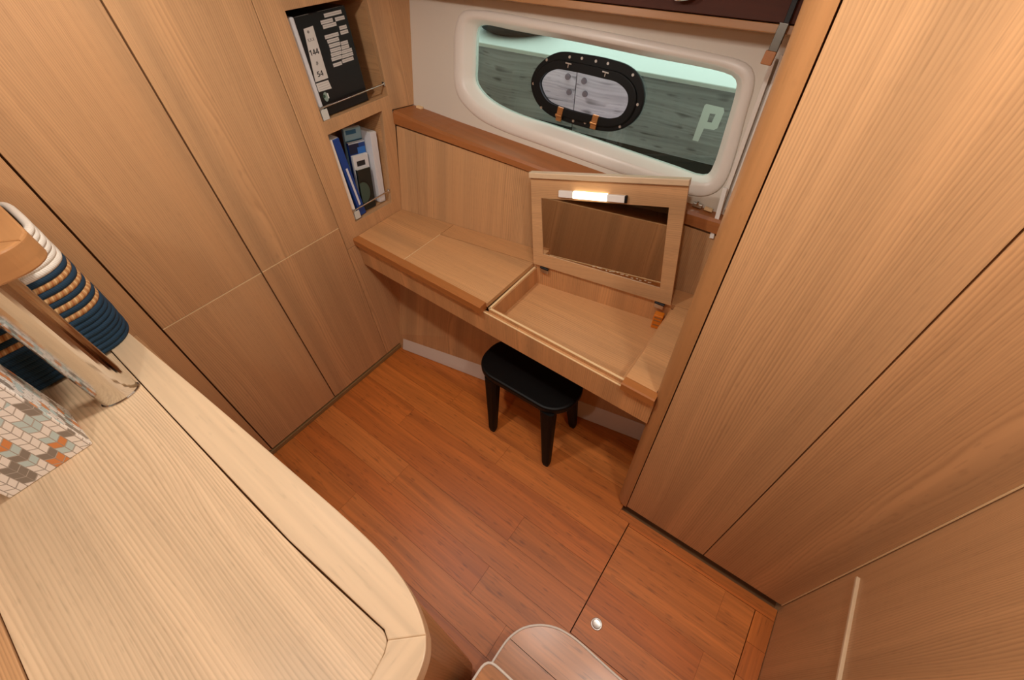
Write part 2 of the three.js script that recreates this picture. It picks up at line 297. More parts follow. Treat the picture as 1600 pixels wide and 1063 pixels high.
// ---------------------------------------------------------------- wall lockers on the left
{
  const L = thing('wall_locker', 'wall of wood veneer locker doors with two open book niches', 'locker');
  const x0 = XL - 0.018, x1 = XL;
  mesh('carcass', box(-1.52, x0 - 0.004, 0.0, CEIL, -0.765, 1.0, 0), M.carcass, L);
  mesh('plinth', uvBox(box(x0 - 0.003, XL + 0.004, 0.001, 0.022, -0.868, 0.99, 0.001), 'z'), M.plinthTan, L);
  const door = (z0, z1, y0, y1, v, name = 'door') => mesh(name, uvBox(box(x0, x1, y0, y1, z0, z1, 0.0012), 'y'), VENEERS[v], L);
  door(-0.418, -0.0735, 0.811, CEIL - 0.03, 0); door(-0.7625, -0.4225, 0.811, CEIL - 0.03, 1);
  door(-0.418, -0.0735, 0.032, 0.8075, 1); door(-0.7625, -0.4225, 0.032, 0.8075, 0);
  door(-0.0685, 0.99, 0.032, CEIL - 0.03, 2, 'fixed_panel');
  for (const [z0, z1] of [[-0.418, -0.0735], [-0.7625, -0.4225]]) mesh('edge_band', uvBox(box(x0 + 0.002, x1 + 0.0008, 0.8072, 0.8096, z0, z1, 0), 'z'), M.edging, L);
  // panel under the desk end, running to the hull
  const zz = (y) => -0.858 - 0.005 + (zDesk(XL) - zFloor(XL)) * y / 0.735;
  mesh('side_panel', uvBox(sidePoly([[-0.7640, 0.032], [zz(0.032) , 0.032], [zz(0.70), 0.70], [-0.7640, 0.70]], x0, x1, 0.001), 'y'), VENEERS[0], L);
  // niche frame
  const n1 = [[-0.853, 1.187], [-1.153, 1.187], [-1.156, 1.492], [-0.852, 1.498]], n2 = [[-0.845, 0.793], [-1.043, 0.79], [-1.109, 1.145], [-0.853, 1.142]];
  mesh('niche_frame', uvBox(sidePoly([[-0.7645, 0.702], [-1.083, 0.702], [-1.158, 1.083], [-1.158, 1.135], [-1.274, 1.12], [-1.45, CEIL - 0.01], [-0.7645, CEIL - 0.01]], x0, x1, 0.001, [n1, n2]), 'y'), VENEERS[1], L);
  // niche liners: bottom, top, two sides, back
  const xb = -1.70, niche = (n) => {
    const th = 0.006, v = (p, x) => V3(x, p[1], p[0]);
    for (const [nm, a, b] of [['niche_floor', n[0], n[1]], ['niche_side', n[1], n[2]], ['niche_top', n[2], n[3]], ['niche_side', n[3], n[0]]]) {
      const dx = b[1] - a[1], dz = b[0] - a[0], l = Math.hypot(dx, dz), cz = (n[0][0] + n[2][0]) / 2, cy = (n[0][1] + n[2][1]) / 2;
      let nz = dx / l, ny = -dz / l; if ((a[0] + nz - cz) ** 2 + (a[1] + ny - cy) ** 2 < (a[0] - nz - cz) ** 2 + (a[1] - ny - cy) ** 2) { nz = -nz; ny = -ny; }
      const o = (p, k) => [p[0] + nz * th * k, p[1] + ny * th * k];
      mesh(nm, uvBox(loft([x0, xb].map((x) => [v(a, x), v(b, x), v(o(b, 1), x), v(o(a, 1), x)])), 'x'), VENEERS[2], L);
    }
    mesh('niche_back', uvBox(sidePoly(n, xb - 0.006, xb, 0), 'y'), VENEERS[2], L);
  };
  niche(n1); niche(n2);
  for (const [y, za, zb] of [[1.227, -0.8535, -1.1535], [0.839, -0.8475, -1.0515]]) {
    mesh('guard_rail', tube([[XL - 0.006, y, za], [XL - 0.006, y, zb]], 0.0032, 2, 8), M.steel, L);
    for (const z of [za - 0.003, zb + 0.003]) mesh('rail_mount', box(XL - 0.012, XL - 0.001, y - 0.007, y + 0.007, z - 0.003, z + 0.003, 0.001), M.steelSoft, L);
    mesh('clear_stop', box(XL - 0.004, XL - 0.002, y - 0.039, y - 0.006, za - 0.03, za - 0.004, 0), plain('#cfd2cc', 0.25), L);
  }
}

// ---------------------------------------------------------------- tall locker on the right with a rounded corner post
{
  const L = thing('tall_locker', 'floor to ceiling wood veneer locker with a rounded corner post', 'locker');
  const zf = -0.765;
  mesh('carcass', box(-0.105, 0.508, 0.034, CEIL, -1.06, zf - 0.02, 0), M.carcass, L);
  mesh('plinth', box(-0.06, 0.508, 0.001, 0.03, zf - 0.085, zf - 0.05, 0), M.carcass, L);
  mesh('front_panel', uvBox(box(-0.0705, 0.2345, 0.034, CEIL - 0.005, zf - 0.018, zf, 0.0012), 'y'), VENEERS[1], L);
  mesh('front_panel', uvBox(box(0.2375, 0.5035, 0.034, CEIL - 0.005, zf - 0.018, zf, 0.0012), 'y'), VENEERS[0], L);
  mesh('edge_strip', uvBox(box(0.5038, 0.5068, 0.034, CEIL - 0.005, zf - 0.018, zf + 0.001, 0), 'y'), M.edging, L);
  const o = [[-0.0735, zf]], r = 0.046;
  for (let i = 0; i <= 12; i++) { const a = Math.PI / 2 * i / 12; o.push([-0.0735 - r * Math.sin(a), zf - r + r * Math.cos(a)]); }
  o.push([-0.1195, -1.05], [-0.104, -1.05], [-0.104, zf - 0.03], [-0.0735, zf - 0.03]);
  mesh('corner_post', uvBox(planPoly(o, 0.022, CEIL - 0.005, 0.0008), 'y'), M.post, L);
  const s = o.map(([x, z]) => [x < -0.1 ? x + 0.006 : x, z > -0.77 ? z - 0.012 : z - 0.004]);
  mesh('post_foot', planPoly(s, 0.001, 0.022, 0), M.plinth, L);
}

// ---------------------------------------------------------------- desk
const HINGE = V3(-0.749, 0.735, -1.101), HAX = V3(-0.232 + 0.749, 0, -1.171 + 1.101).normalize(), HANG = -102 * Math.PI / 180;
const zHinge = (x) => -1.036 - 0.1395 * (x + 1.18);
function lidGroup(g) { g.position.copy(HINGE); g.quaternion.setFromAxisAngle(HAX, HANG); return g; }
const rel = (geo) => geo.translate(-HINGE.x, -HINGE.y, -HINGE.z);
{
  const D = thing('desk', 'built-in wood desk with one flap raised over an open compartment', 'desk');
  const zl = (x) => -0.803 + 0.0265 * (x + 1.474);                // front of the lip
  const Y = 0.735, T = 0.02, lw = 0.03;
  const top = (name, x0, x1, zf, zb, v = 0) => mesh(name, uvBox(planPoly([[x0, zf(x0)], [x1, zf(x1)], [x1, zb(x1)], [x0, zb(x0)]], Y - T, Y, 0.001), 'x'), DESK[v], D);
  const zlb = (x) => zl(x) - lw, zb = (x) => zDesk(x) + 0.002;
  top('fixed_top', -1.474, -1.1895, zlb, zb, 0);
  top('rear_strip', -1.1875, -0.125, (x) => zHinge(x) - 0.0015, zb, 2);
  top('fixed_top', -0.2165, -0.1195, zlb, (x) => zHinge(x) + 0.001, 1);
  // closed flap with its lip
  const lid = new THREE.Group(); lid.name = 'closed_flap'; D.add(lid);
  mesh('flap_board', uvBox(planPoly([[-1.1865, zlb(-1.1865)], [-0.756, zlb(-0.756)], [-0.752, zHinge(-0.752) + 0.0015], [-1.1865, zHinge(-1.1865) + 0.0015]], Y - T, Y, 0.001), 'x'), DESK[1], lid);
  const lip = (x0, x1, y0, y1, parent, name = 'front_lip', d = 0) => mesh(name, uvBox(loft([x0, x1].map((x) => [V3(x, y0, zl(x) + d), V3(x, y1 - 0.004, zl(x) + d), V3(x, y1, zl(x) - 0.004 + d), V3(x, y1, zlb(x)), V3(x, y0, zlb(x))])), 'x'), M.lip, parent);
  lip(-1.474, -1.1895, Y - 0.03, Y, D); lip(-1.1875, -0.762, Y - 0.03, Y + 0.0015, lid, 'flap_lip', 0.002); lip(-0.2165, -0.1125, Y - 0.03, Y, D);
  mesh('edge_band', uvBox(planPoly([[-1.1893, zlb(-1.189)], [-1.1868, zlb(-1.1868)], [-1.1868, zHinge(-1.1868)], [-1.1893, zHinge(-1.1893)]], Y - T, Y + 0.0004, 0), 'z'), M.edging, D);
  // front fascia with its pale top edge, inner walls, compartment
  const zf = (x) => zl(x) - 0.012;
  const slab = (x0, x1, y0, y1, f, t, mat, name, grain = 'y') => mesh(name, uvBox(loft([x0, x1].map((x) => [V3(x, y0, f(x)), V3(x, y1, f(x)), V3(x, y1, f(x) - t), V3(x, y0, f(x) - t)])), grain), mat, D);
  slab(-1.474, -0.1125, 0.598, 0.7015, zf, 0.014, DESK[0], 'fascia');
  slab(-1.187, -0.2175, 0.7015, 0.704, zf, 0.005, M.edging, 'edge_band', 'x');
  slab(-0.748, -0.2175, 0.64, 0.7145, (x) => zf(x) - 0.014, 0.012, DESK[2], 'compartment_wall');
  slab(-0.748, -0.2175, 0.7145, 0.717, (x) => zf(x) - 0.0145, 0.007, M.edging, 'edge_band', 'x');
  const wallX = (xa, xb, y1) => mesh('compartment_wall', uvBox(planPoly([[xa, zf(xa) - 0.026], [xb, zf(xb) - 0.026], [xb, zHinge(xb)], [xa, zHinge(xa)]], 0.64, y1, 0.0005), 'y'), DESK[2], D);
  wallX(-0.7505, -0.738, 0.7145); wallX(-0.227, -0.2175, 0.7145);
  mesh('edge_band', uvBox(planPoly([[-0.7505, zf(-0.75) - 0.016], [-0.743, zf(-0.743) - 0.016], [-0.743, zHinge(-0.743)], [-0.7505, zHinge(-0.7505)]], 0.7145, 0.717, 0), 'z'), M.edging, D);
  mesh('compartment_wall', uvBox(loft([-0.738, -0.227].map((x) => [V3(x, 0.64, zHinge(x)), V3(x, Y - 0.002, zHinge(x)), V3(x, Y - 0.002, zHinge(x) - 0.012), V3(x, 0.64, zHinge(x) - 0.012)])), 'y'), DESK[2], D);
  mesh('compartment_floor', uvBox(planPoly([[-0.7505, zf(-0.75) - 0.014], [-0.2175, zf(-0.2175) - 0.014], [-0.2175, zHinge(-0.2175) - 0.012], [-0.7505, zHinge(-0.7505) - 0.012]], 0.632, 0.64, 0), 'x'), DESK[1], D);
  // underside closing the other compartments
  mesh('underside', uvBox(planPoly([[-1.474, zf(-1.474) - 0.014], [-0.1215, zf(-0.1215) - 0.014], [-0.1215, zDesk(-0.1215) + 0.02], [-1.474, zDesk(-1.474) + 0.02]], 0.612, 0.63, 0), 'x'), DESK[2], D);
  // raised flap: frame, mirror, lip, hinges (built closed, turned about the hinge line)
  const F = lidGroup(new THREE.Group()); F.name = 'raised_flap'; D.add(F);
  const out = [[-0.750, -0.787], [-0.238, -0.777], [-0.231, -1.169], [-0.747, -1.099]], mir = [[-0.712, -0.850], [-0.284, -0.842], [-0.274, -1.112], [-0.707, -1.055]];
  mesh('flap_board', uvBox(rel(planPoly(out, Y - 0.012, Y, 0.001)), 'x'), VENEERS[0], F);
  mesh('mirror_frame', uvBox(rel(planPoly(out, Y - 0.018, Y - 0.012, 0.0005, [mir])), 'x'), VENEERS[1], F);
  mesh('flap_lip', uvBox(rel(planPoly([[-0.752, -0.784], [-0.236, -0.774], [-0.236, -0.755], [-0.752, -0.765]], Y - 0.03, Y, 0.003)), 'x'), M.fiddle, F);
  mesh('mirror', rel(planPoly(mir, Y - 0.0145, Y - 0.012, 0)), new THREE.MeshPhysicalMaterial({ color: '#d9d5cc', metalness: 1, roughness: 0.015 }), F).userData.label = 'mirror set into the flap';
  // glints off the mirror's worn silvering, painted as pale flecks along the lower edge
  const fleck = plain('#d8c9b0', 0.4);
  for (let i = 0; i < 14; i++) { const t = 0.45 + 0.5 * (i + R(-0.3, 0.3)) / 14, x = -0.707 + (-0.274 + 0.707) * t, z = -1.055 - 0.057 * t + 0.006 + R(0, 0.006); mesh('worn_glint_fleck', rel(box(x - R(0.003, 0.008), x + R(0.002, 0.006), Y - 0.0149, Y - 0.0144, z - 0.0012, z + 0.0012, 0)), fleck, F); }
  for (const x of [-0.70, -0.265]) {
    const h = new THREE.Group(); h.name = 'hinge'; D.add(h); h.position.set(x, Y - 0.012, zHinge(x) + 0.012);
    mesh('hinge_leaf', box(-0.016, 0.016, -0.012, 0.01, -0.008, 0.002, 0.002), M.steelSoft, h);
    mesh('hinge_knuckle', new THREE.CylinderGeometry(0.005, 0.005, 0.034, 12).rotateZ(Math.PI / 2).translate(0, 0.01, 0.0), M.blackMatt, h);
  }
  const ob = new THREE.Group(); ob.name = 'hinge_block'; D.add(ob); ob.position.set(-0.252, 0.665, zHinge(-0.252) + 0.028); ob.rotation.y = 0.14;
  ob.userData.label = 'orange plastic hinge block';
  mesh('block', box(-0.016, 0.016, -0.024, 0.038, -0.013, 0.013, 0.003, 2), M.orange, ob);
  for (const y of [-0.008, 0.012, 0.026]) mesh('slot', box(-0.012, 0.012, y, y + 0.005, 0.0125, 0.0138, 0), M.plinth, ob);
}
{ // light bar fixed to the raised flap
  const g = lidGroup(thing('light_bar', 'small lit white light bar above the desk mirror', 'lamp'));
  const yb = 0.735 - 0.018, z0 = -0.838, z1 = -0.816;
  mesh('housing', rel(box(-0.642, -0.59, yb - 0.013, yb, z0, z1, 0.002)), M.white, g);
  mesh('housing', rel(box(-0.475, -0.418, yb - 0.013, yb, z0, z1, 0.002)), M.white, g);
  mesh('end_cap', rel(box(-0.418, -0.411, yb - 0.013, yb, z0, z1, 0.001)), M.black, g);
  mesh('lit_diffuser', rel(box(-0.59, -0.475, yb - 0.013, yb, z0, z1, 0.001)), new THREE.MeshPhysicalMaterial({ color: '#fff6e0', emissive: new THREE.Color(1, 0.9, 0.66), emissiveIntensity: 3.2, roughness: 0.5 }), g);
  const l = new THREE.RectAreaLight(new THREE.Color(1, 0.9, 0.68), 9, 0.11, 0.02);
  l.name = 'light_bar_light'; l.position.set(-0.5325 - HINGE.x, yb - 0.0145 - HINGE.y, -0.827 - HINGE.z); l.rotation.x = -Math.PI / 2; l.castShadow = true; g.add(l);
}

// ---------------------------------------------------------------- overhead locker above the window
{
  const O = winGroup(thing('overhead_locker', 'dark brown overhead locker front with a pale bottom rail above the window', 'locker'));
  const t = new THREE.Matrix4().makeRotationZ(0.0685);
  const b = (u0, u1, v0, v1, w0, w1, r = 0.002) => box(u0, u1, v0, v1, w0, w1, r).applyMatrix4(t);
  // local v along the turned frame: bottom rail from v = 0.374
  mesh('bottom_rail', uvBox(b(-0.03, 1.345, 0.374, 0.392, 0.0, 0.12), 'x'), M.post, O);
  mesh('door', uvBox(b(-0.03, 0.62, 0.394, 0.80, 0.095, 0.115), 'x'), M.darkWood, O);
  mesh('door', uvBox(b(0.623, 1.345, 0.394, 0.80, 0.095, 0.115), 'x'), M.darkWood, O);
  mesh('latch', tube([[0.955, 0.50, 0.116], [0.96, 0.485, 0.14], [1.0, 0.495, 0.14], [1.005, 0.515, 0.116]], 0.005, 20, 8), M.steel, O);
}
{ // blind guide and hinge hardware at the right end of the window
  const g = winGroup(thing('blind_guide', 'white blind guide rails beside the window', 'blind rail'));
  const bar = (u0, v0, u1, v1, w, d, z) => box(-w / 2, w / 2, 0, Math.hypot(u1 - u0, v1 - v0), 0, d, 0.0015).rotateZ(-Math.atan2(u1 - u0, v1 - v0)).translate(u0, v0, z);
  mesh('guide_rail', bar(1.283, 0.02, 1.238, 0.42, 0.008, 0.012, 0.001), M.mould, g);
  mesh('guide_rail', bar(1.268, 0.01, 1.222, 0.41, 0.012, 0.02, 0.001), M.mould, g);
  mesh('pull_bar', bar(1.284, -0.069, 1.255, 0.086, 0.013, 0.008, 0.03), M.white, g);
  mesh('pull_clip', box(1.272, 1.282, -0.035, -0.028, 0.026, 0.04, 0.001), M.blackMatt, g);
  const h = winGroup(thing('stay_arm', 'black and steel locker stay beside the corner post', 'hinge'));
  mesh('rod', bar(1.226, 0.44, 1.214, 0.60, 0.012, 0.012, 0.128), M.blackMatt, h);
  mesh('sleeve', bar(1.222, 0.425, 1.220, 0.48, 0.02, 0.018, 0.125), plain('#6b665e', 0.3, { metalness: 0.8 }), h);
  mesh('foot', box(1.208, 1.232, 0.398, 0.426, 0.121, 0.145, 0.002), M.lip, h);
  const k = winGroup(thing('ledge_hook', 'small metal hook on the window ledge', 'hook'));
  mesh('hook_plate', box(1.185, 1.215, 0.0, 0.012, 0.004, 0.02, 0.002), M.steelSoft, k);
  mesh('hook_pin', tube([[1.2, 0.01, 0.02], [1.2, 0.014, 0.032], [1.2, 0.022, 0.034]], 0.0025, 10, 8), M.steel, k);
  for (const [u, lab] of [[1.236, 'small beige wooden block on the ledge beside the metal hook'], [0.04, 'small beige wooden block on the ledge against the niche frame']]) {
    const c = winGroup(thing('wooden_block', lab, 'block')); mesh('block', box(u - 0.013, u + 0.013, 0.0, 0.009, 0.002, 0.018, 0.0015), M.edging, c);
  }
}

// ---------------------------------------------------------------- stool
{
  const S = thing('stool', 'low black plastic stool half under the desk', 'stool');
  const o = roundRect(-0.85, -0.40, -1.01, -0.775, 0.105, 12);
  const y = 0.36;
  mesh('seat', planPoly(o, y - 0.035, y, 0.009), M.black, S);
  mesh('seat_apron', planPoly(roundRect(-0.835, -0.415, -0.995, -0.79, 0.09, 10), y - 0.055, y - 0.033, 0.002), M.black, S);
  for (const [tx, tz, bx, bz] of [[-0.755, -0.80, -0.736, -0.745], [-0.475, -0.80, -0.440, -0.745], [-0.475, -0.965, -0.445, -0.975], [-0.755, -0.965, -0.738, -0.975]]) {
    const sec = (cx, cz, yy, a, b) => roundRect(cx - a, cx + a, cz - b, cz + b, Math.min(a, b) * 0.6, 3).map(([x, z]) => V3(x, yy, z)).reverse();
    mesh('leg', loft([sec(bx, bz, 0.001, 0.014, 0.013), sec(bx + (tx - bx) * 0.05, bz + (tz - bz) * 0.05, 0.02, 0.018, 0.016), sec(tx, tz, y - 0.03, 0.031, 0.026)]), M.black, S);
  }
}

// ---------------------------------------------------------------- galley counter in the foreground
const CY = 0.985, FY = 1.0;
{
  const C = thing('galley_counter', 'pale wood galley counter with a raised rounded edge', 'counter');
  const outer = [[-1.474, 0.005], [-1.241, -0.002], [-0.9, -0.016], [-0.623, -0.025], [-0.383, -0.031], [-0.30, -0.028], [-0.243, -0.018], [-0.205, -0.004], [-0.183, 0.008], [-0.168, 0.025], [-0.158, 0.05], [-0.153, 0.09], [-0.151, 0.2], [-0.15, 0.62]];
  const inner = [[-1.474, 0.049], [-0.9, 0.0505], [-0.466, 0.050], [-0.26, 0.041], [-0.238, 0.040], [-0.224, 0.046], [-0.216, 0.06], [-0.207, 0.1], [-0.2, 0.2], [-0.198, 0.62]];
  const arc = (P) => new THREE.CatmullRomCurve3(P.map(([x, z]) => V3(x, 0, z)), false, 'centripetal').getPoints(P.length * 5).map((p) => [p.x, p.z]);
  const cut = 8, icut = 5;                                       // joint at the rounded corner
  mesh('edge_rail', uvBox(planPoly([...arc(outer.slice(0, cut + 1)), ...inner.slice(0, icut + 1).reverse()], 0.955, FY, 0.002), 'x'), M.fiddle, C);
  mesh('edge_rail', uvBox(planPoly([...arc(outer.slice(cut)), ...inner.slice(icut).reverse()], 0.955, FY, 0.002), 'z'), M.fiddle, C);
  const tp = arc(inner).map(([x, z]) => [x - 0.0015, z + 0.0025]);
  mesh('top_panel', uvBox(planPoly([...tp.filter((p) => p[1] < 0.3), [-0.2005, 0.386], [-1.474, 0.3875]], 0.96, CY + 0.008, 0.0012), 'x'), M.counterTop, C);
  mesh('rear_panel', uvBox(planPoly([[-1.474, 0.39], [-0.2005, 0.389], [-0.2, 0.62], [-1.474, 0.62]], 0.96, CY + 0.008, 0.0012), 'x'), VENEERS[0], C);
  const body = [[-1.474, -0.012], [-0.26, -0.018], [-0.237, -0.013], [-0.224, 0.002], [-0.219, 0.03], [-0.219, 0.61], [-1.474, 0.61]];
  mesh('cabinet_front', uvBox(planPoly(body.map(([x, z]) => [x, Math.min(z, 0.3)]), 0.06, 0.84, 0.001), 'y'), VENEERS[2], C);
  mesh('end_panel', uvBox(planPoly([[-0.26, -0.018], [-0.237, -0.013], [-0.224, 0.002], [-0.219, 0.03], [-0.219, 0.61], [-0.26, 0.61]], 0.841, 0.96, 0.001), 'y'), VENEERS[2], C);
  mesh('open_recess_back', uvBox(planPoly([[-1.474, 0.56], [-0.26, 0.56], [-0.26, 0.6], [-1.474, 0.6]], 0.841, 0.96, 0), 'x'), VENEERS[2], C);
  mesh('cabinet_back', uvBox(planPoly([[-1.474, 0.301], [-0.219, 0.301], [-0.219, 0.61], [-1.474, 0.61]], 0.06, 0.84, 0), 'y'), VENEERS[2], C);
  mesh('toe_kick', planPoly(body.map(([x, z]) => [x < -1 ? x : x - 0.015, z < 0.5 ? z + 0.03 : z]), 0.001, 0.06, 0), M.plinth, C);
}
{ // steel pole and the raised shelf it carries
  const P = thing('support_pole', 'polished oval steel pole standing on the galley counter', 'pole');
  const el = Array.from({ length: 40 }, (_, i) => [-1.05 + 0.021 * Math.cos(i / 20 * Math.PI), 0.092 + 0.036 * Math.sin(i / 20 * Math.PI)]);
  const big = Array.from({ length: 40 }, (_, i) => [-1.05 + 0.024 * Math.cos(i / 20 * Math.PI), 0.092 + 0.039 * Math.sin(i / 20 * Math.PI)]);
  const pg = planPoly(el, CY + 0.008, 1.31, 0); mesh('pole_tube', pg, M.steel, P);
  mesh('base_flange', planPoly(big, CY + 0.008, CY + 0.011, 0.001), M.steel, P);
  const S = thing('raised_shelf', 'honey coloured wooden shelf with a rounded corner on the steel pole', 'shelf');
  const cor = (x1, z0, r, zb) => { const o = [[-1.474, z0]]; for (let i = 0; i <= 10; i++) { const a = Math.PI / 2 * i / 10; o.push([x1 - r + r * Math.sin(a), z0 + r - r * Math.cos(a)]); } o.push([x1, zb], [-1.474, zb]); return o; };
  const out = cor(-1.028, -0.003, 0.055, 0.34), inn = cor(-1.075, 0.042, 0.04, 0.30);
  const hol = inn.slice();
  const j = 6, oA = out.slice(0, j + 1), oB = out.slice(j, 12), iA = hol.slice(0, j + 1), iB = hol.slice(j, 12);
  mesh('rim', uvBox(planPoly([...oA, ...iA.slice().reverse()], 1.31, 1.36, 0.004), 'x'), M.post, S);
  mesh('rim', uvBox(planPoly([...oB, [-1.028, 0.34], [-1.075, 0.34], ...iB.slice().reverse()], 1.31, 1.36, 0.004), 'z'), M.post, S);
  mesh('shelf_board', uvBox(planPoly(cor(-1.0755, 0.0425, 0.04, 0.34), 1.312, 1.357, 0.001), 'x'), M.post, S);
}

// ---------------------------------------------------------------- rope basket
{
  const B = thing('rope_basket', 'coiled rope basket striped navy, jute and white', 'basket');
  const braid = canvasTex(128, 64, (c, w, h) => {
    c.fillStyle = '#b98a55'; c.fillRect(0, 0, w, h);
    for (let i = -2; i < 10; i++) { c.lineWidth = 6; c.strokeStyle = i % 2 ? '#d8b07c' : '#a8673a'; c.beginPath(); c.moveTo(i * 16, 0); c.lineTo(i * 16 + 20, h / 2); c.lineTo(i * 16, h); c.stroke(); }
  });
  braid.repeat.set(20, 1);
  const ropeTex = (base, hi) => { const t = canvasTex(64, 64, (c, w, h) => { c.fillStyle = base; c.fillRect(0, 0, w, h); c.lineWidth = 5; c.strokeStyle = hi; for (let i = -4; i < 8; i++) { c.beginPath(); c.moveTo(i * 16, 0); c.lineTo(i * 16 + 32, h); c.stroke(); } }); t.repeat.set(60, 1); return t; };
  const mats = { n: plain('#ffffff', 0.85, { map: ropeTex('#0f2d42', '#183f58') }), j: plain('#ffffff', 0.85, { map: braid }), w: plain('#ffffff', 0.85, { map: ropeTex('#efe9de', '#d9d0c0') }) };
  const order = 'nnnnnnnnjnjnjnjnwwwwwwwww'.split('').slice(0, 22);
  order.forEach((k, i) => {
    const y = FY + 0.0075 + 0.0136 * i, gr = 0.004 * Math.sin(Math.min(1, i / 6) * Math.PI / 2) + 0.0006 * Math.sin(i * 2.1);
    const pts = roundRect(-1.458 - gr * 0, -1.214 + gr, -0.008 - gr, 0.286 + gr, 0.062, 6).map(([x, z]) => [x, y, z]);
    const name = k === 'n' ? 'navy_rope_coil' : k === 'j' ? 'jute_braid_coil' : 'white_rope_coil';
    mesh(name, tube(pts, 0.0084, 96, 8, true), mats[k], B);
  });
  mesh('basket_bottom', planPoly(roundRect(-1.452, -1.22, -0.002, 0.28, 0.058, 6), FY + 0.001, FY + 0.008, 0.001), mats.n, B);
}

// ---------------------------------------------------------------- patterned tissue box
{
  const T = thing('patterned_box', 'white box printed with grey, blue and orange feather chevrons', 'box');
  const cols = ['#f6f2ec', '#f6f2ec', '#f6f2ec', '#c4dadb', '#8f867c', '#f6f2ec', '#df9257', '#c4dadb', '#f6f2ec', '#8f867c'];
  const pat = canvasTex(512, 512, (c, w, h) => {
    c.fillStyle = '#ddd8cf'; c.fillRect(0, 0, w, h);
    const nx = 6, ny = 9, cw = w / nx, ch = h / ny, sl = ch * 0.45; let s = 5;
    const rr = () => (s = (s * 1103515245 + 12345) % 2147483648) / 2147483648;
    for (let i = 0; i < nx; i++) for (let j = -1; j <= ny; j++) {
      const col = cols[Math.floor(rr() * cols.length)], X = i * cw, Y = j * ch + (i % 2 ? ch / 2 : 0), g = 2.2;
      for (const d of [-1, 1]) { const xc = X + cw / 2, xe = xc + d * (cw / 2 - g / 2), xi = xc + d * g / 2; c.fillStyle = col; c.beginPath(); c.moveTo(xi, Y + sl + g); c.lineTo(xe, Y + g); c.lineTo(xe, Y + ch - g); c.lineTo(xi, Y + sl + ch - g); c.closePath(); c.fill(); c.strokeStyle = '#9d948b'; c.lineWidth = 2; c.stroke(); }
    }
  });
  const m = plain('#ffffff', 0.5, { map: pat });
  const g = uvBox(box(-1.10, -0.964, CY + 0.008, CY + 0.235, 0.179, 0.319, 0.003, 2), 'y', 0.14, 0.17, [0.1, 0.2]);
  mesh('box_body', g, m, T);
  mesh('opening', planPoly(Array.from({ length: 24 }, (_, i) => [-1.032 + 0.022 * Math.cos(i / 12 * Math.PI), 0.249 + 0.045 * Math.sin(i / 12 * Math.PI)]), CY + 0.235, CY + 0.2365, 0), M.white, T);
}

// ---------------------------------------------------------------- companionway steps
{
  const step = (lab, o, y0, y1, seams) => {
    const S = thing('companionway_step', lab, 'step', 'companionway steps');
    mesh('riser', uvBox(planPoly(o.map(([x, z]) => [x < 0.4 ? x + 0.004 : x, z < 0.3 ? z + 0.004 : z]), y0, y1 - 0.02, 0), 'y'), VENEERS[2], S);
    const zs = [Math.min(...o.map((p) => p[1])), ...seams, 0.5];
    // tread boards, clipped to the outline along straight seams
    for (let i = 0; i + 1 < zs.length; i++) {
      const a = zs[i] + (i ? 0.0008 : 0), b = zs[i + 1] - 0.0008, clip = (P, keep) => { const q = []; P.forEach((p, k) => { const n = P[(k + 1) % P.length], ip = keep(p), inn = keep(n); if (ip >= 0) q.push(p); if (ip * inn < 0) { const t = ip / (ip - inn); q.push([p[0] + (n[0] - p[0]) * t, p[1] + (n[1] - p[1]) * t]); } }); return q; };
      const P = clip(clip(o, (p) => p[1] - a), (p) => b - p[1]);
      mesh('plank', uvBox(planPoly(P, y1 - 0.02, y1, 0), 'x', 0.5, 1.3), M.tread[i % 2], S);
    }
    const e = o.filter((p) => p[0] < 0.5 && p[1] < 0.45);
    mesh('white_edging', tube([[e[0][0], y1 + 0.0005, 0.45], ...e.slice(0).map(([x, z]) => [x, y1 + 0.0005, z]), [0.5, y1 + 0.0005, e[e.length - 1][1]]], 0.0036, 120, 6), M.edgeWhite, S);
  };
  step('lowest wooden companionway step with a white rounded edge line', [[-0.173, 0.5], [-0.173, 0.1], [-0.174, -0.09], [-0.1705, -0.125], [-0.160, -0.155], [-0.146, -0.178], [-0.112, -0.210], [-0.069, -0.232], [-0.03, -0.240], [0.0, -0.242], [0.143, -0.236], [0.508, -0.225], [0.508, 0.5]], 0.002, 0.2, [-0.127, -0.03, 0.07]);
  step('second wooden companionway step with a white edge line', [[-0.167, 0.5], [-0.168, 0.1], [-0.168, -0.012], [-0.1665, -0.026], [-0.160, -0.037], [-0.150, -0.0425], [-0.14, -0.044], [0.143, -0.0425], [0.508, -0.04], [0.508, 0.5]], 0.202, 0.4, [0.08]);
}

